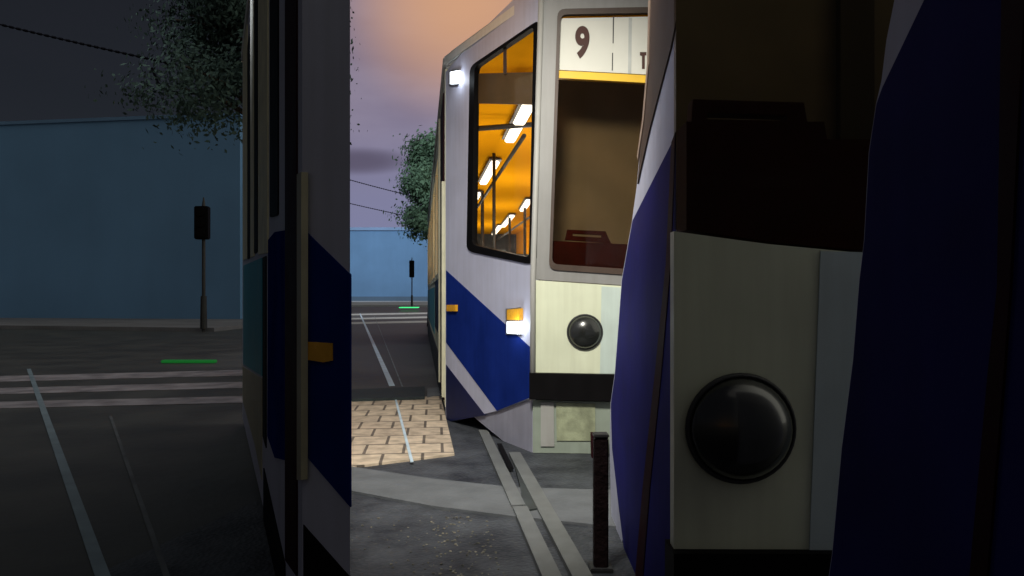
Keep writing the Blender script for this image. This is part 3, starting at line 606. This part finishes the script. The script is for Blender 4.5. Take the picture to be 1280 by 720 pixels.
t4 = thing('tram', (1.3, 0.2, 0), 'unlit dark blue tram flank with maroon door seam filling the right edge', 'tram', 'trams')
sil4 = [(1118, 0), (1108, 50), (1102, 100), (1095, 130), (1086, 190), (1080, 300), (1074, 350), (1066, 450), (1052, 560), (1040, 692), (1036, 720)]
side_tram(t4, [(-3.5, 0.06), (1.24, 0.06)]+[yz(*p) for p in reversed(sil4)]+[(0.90, 2.3), (0.70, 3.0), (0.5, 3.25), (-3.5, 3.25)], 2.7, lilac)
side.slab('blue_panel', [(1165, -30), (1155, 0), (1102.5, 110), (1095.5, 130), (1086.5, 190), (1080.5, 300), (1074.5, 350), (1066.5, 450), (1052.5, 560), (1040.5, 692), (1036.5, 720), (1036, 900), (1700, 1400), (1700, -30)], violetb, t4, off=0.003, th=0.006)
side.slab('door_seam', [(1252, -40), (1282, -40), (1262, 360), (1254, 470), (1230, 760), (1208, 760), (1234, 470), (1246, 360)], maroon, t4, off=0.006, th=0.005)

# ================================================================== left foreground: unlit tram seen along its flank
t5 = thing('tram', (-1.2, 3.5, 0), 'unlit tram seen along its flank with orange marker on its blue stripe', 'tram', 'trams')
LB = (-0.635, 2.18); LA = (-0.4655, 2.07); LE = (-2.50, 6.68); LR = (-1.53, 6.75)
lc = Plane((*LB, 0), (*LA, 0), (*LB, 1)); lf = Plane((*LB, 0), (*LE, 0), (*LB, 1))
bm = bmesh.new(); extrude_z(bm, [LB, LA, LR, LE], 0.05, 3.36); finish(bm, 'body', lilac, t5)
bm = bmesh.new(); extrude_z(bm, [(LB[0]-.02, LB[1]), (LA[0]-0.001, LA[1]-.01), LR, (LE[0]-.02, LE[1]+.02)], 3.362, 3.46); finish(bm, 'roof', pale, t5)
lc.slab('blue_stripe', [(379, 286), (437.6, 343), (437.6, 634), (379, 566)], blue, t5, off=0.003, th=0.006)
lc.slab('black_skirt', [(379, 656), (437.6, 722), (437.6, 860), (379, 830)], black, t5, off=0.003, th=0.006)
lc.slab('indicator', [(379, 427), (400, 428), (414, 429), (414, 451), (404, 453), (379, 449)], amber, t5, off=0.010, th=0.01)
lf.slab('door', [(356, -60), (370, -140), (370, 720), (356, 700)], maroon, t5, off=0.006, th=0.02)
lcream = mat('dull_cream_post', (0.36, 0.33, 0.23), 0.5)
lf.slab('door_post', [(370.8, 218), (376.5, 215), (376, 600), (370.8, 600)], lcream, t5, off=0.008, th=0.02)
lf.slab('navy_panel', [(335, 300), (343, 290), (355, 288), (355, 575), (343, 572), (334, 545)], blue, t5, off=0.005, th=0.02)
lf.slab('teal_panel', [(304, 332), (327, 322), (327, 470), (304, 455)], teal, t5, off=0.005, th=0.02)
lf.slab('cream_panel', [(303, 458), (327, 473), (327, 600), (318, 555), (303, 500)], lcream, t5, off=0.004, th=0.02)
lf.slab('black_skirt', [(329, 585), (343, 650), (355, 705), (355, 900), (329, 690)], black, t5, off=0.006, th=0.02)
for a, b, y0, y1 in ((337, 347, -60, 272), (317.5, 321.5, -40, 318), (309, 312.5, 60, 325)):
    wfr = lf.slab('side_window', rnd([(a, y0), (b, y0-30), (b, y1-3), (a, y1)], 2.5, 3), black, t5, off=0.006, th=0.02)
for a, b, y0, y1 in ((322.5, 334, -60, 318), (312.8, 317, -40, 322), (303.5, 308.5, 60, 325)):
    lf.slab('window_post', [(a, y0), (b, y0-30), (b, y1-2), (a, y1)], mat('cream_window_post', (0.66, 0.62, 0.42), 0.5), t5, off=0.008, th=0.02)
lf.slab('rubbing_strip', [(328, 322), (332, 320), (332, 560), (328, 545)], black, t5, off=0.006, th=0.02)

bl = thing('reflection', (0.385, 3.12, 0), 'dark maroon reflection built as a short square post beside the sloping blue tram nose', 'reflection')  # solid post added for a dark translucent tone reflected by the nose
bm = bmesh.new(); box(bm, (0.385, 3.13, 0.29), (0.062, 0.062, 0.58)); bbox_bev(bm, 0.006); finish(bm, 'post', mat('maroon_post', (0.014, 0.007, 0.008), 0.6, 0.3, 9, bump=0.3, spec=0.15), bl)  # stand-in post for the dark reflection
bm = bmesh.new(); box(bm, (0.385, 3.13, 0.589), (0.068, 0.068, 0.014)); bbox_bev(bm, 0.004); finish(bm, 'cap', darkm, bl)
bm = bmesh.new(); box(bm, (0.385, 3.13, 0.012), (0.10, 0.10, 0.024)); bbox_bev(bm, 0.004); finish(bm, 'base_plate', darkm, bl)
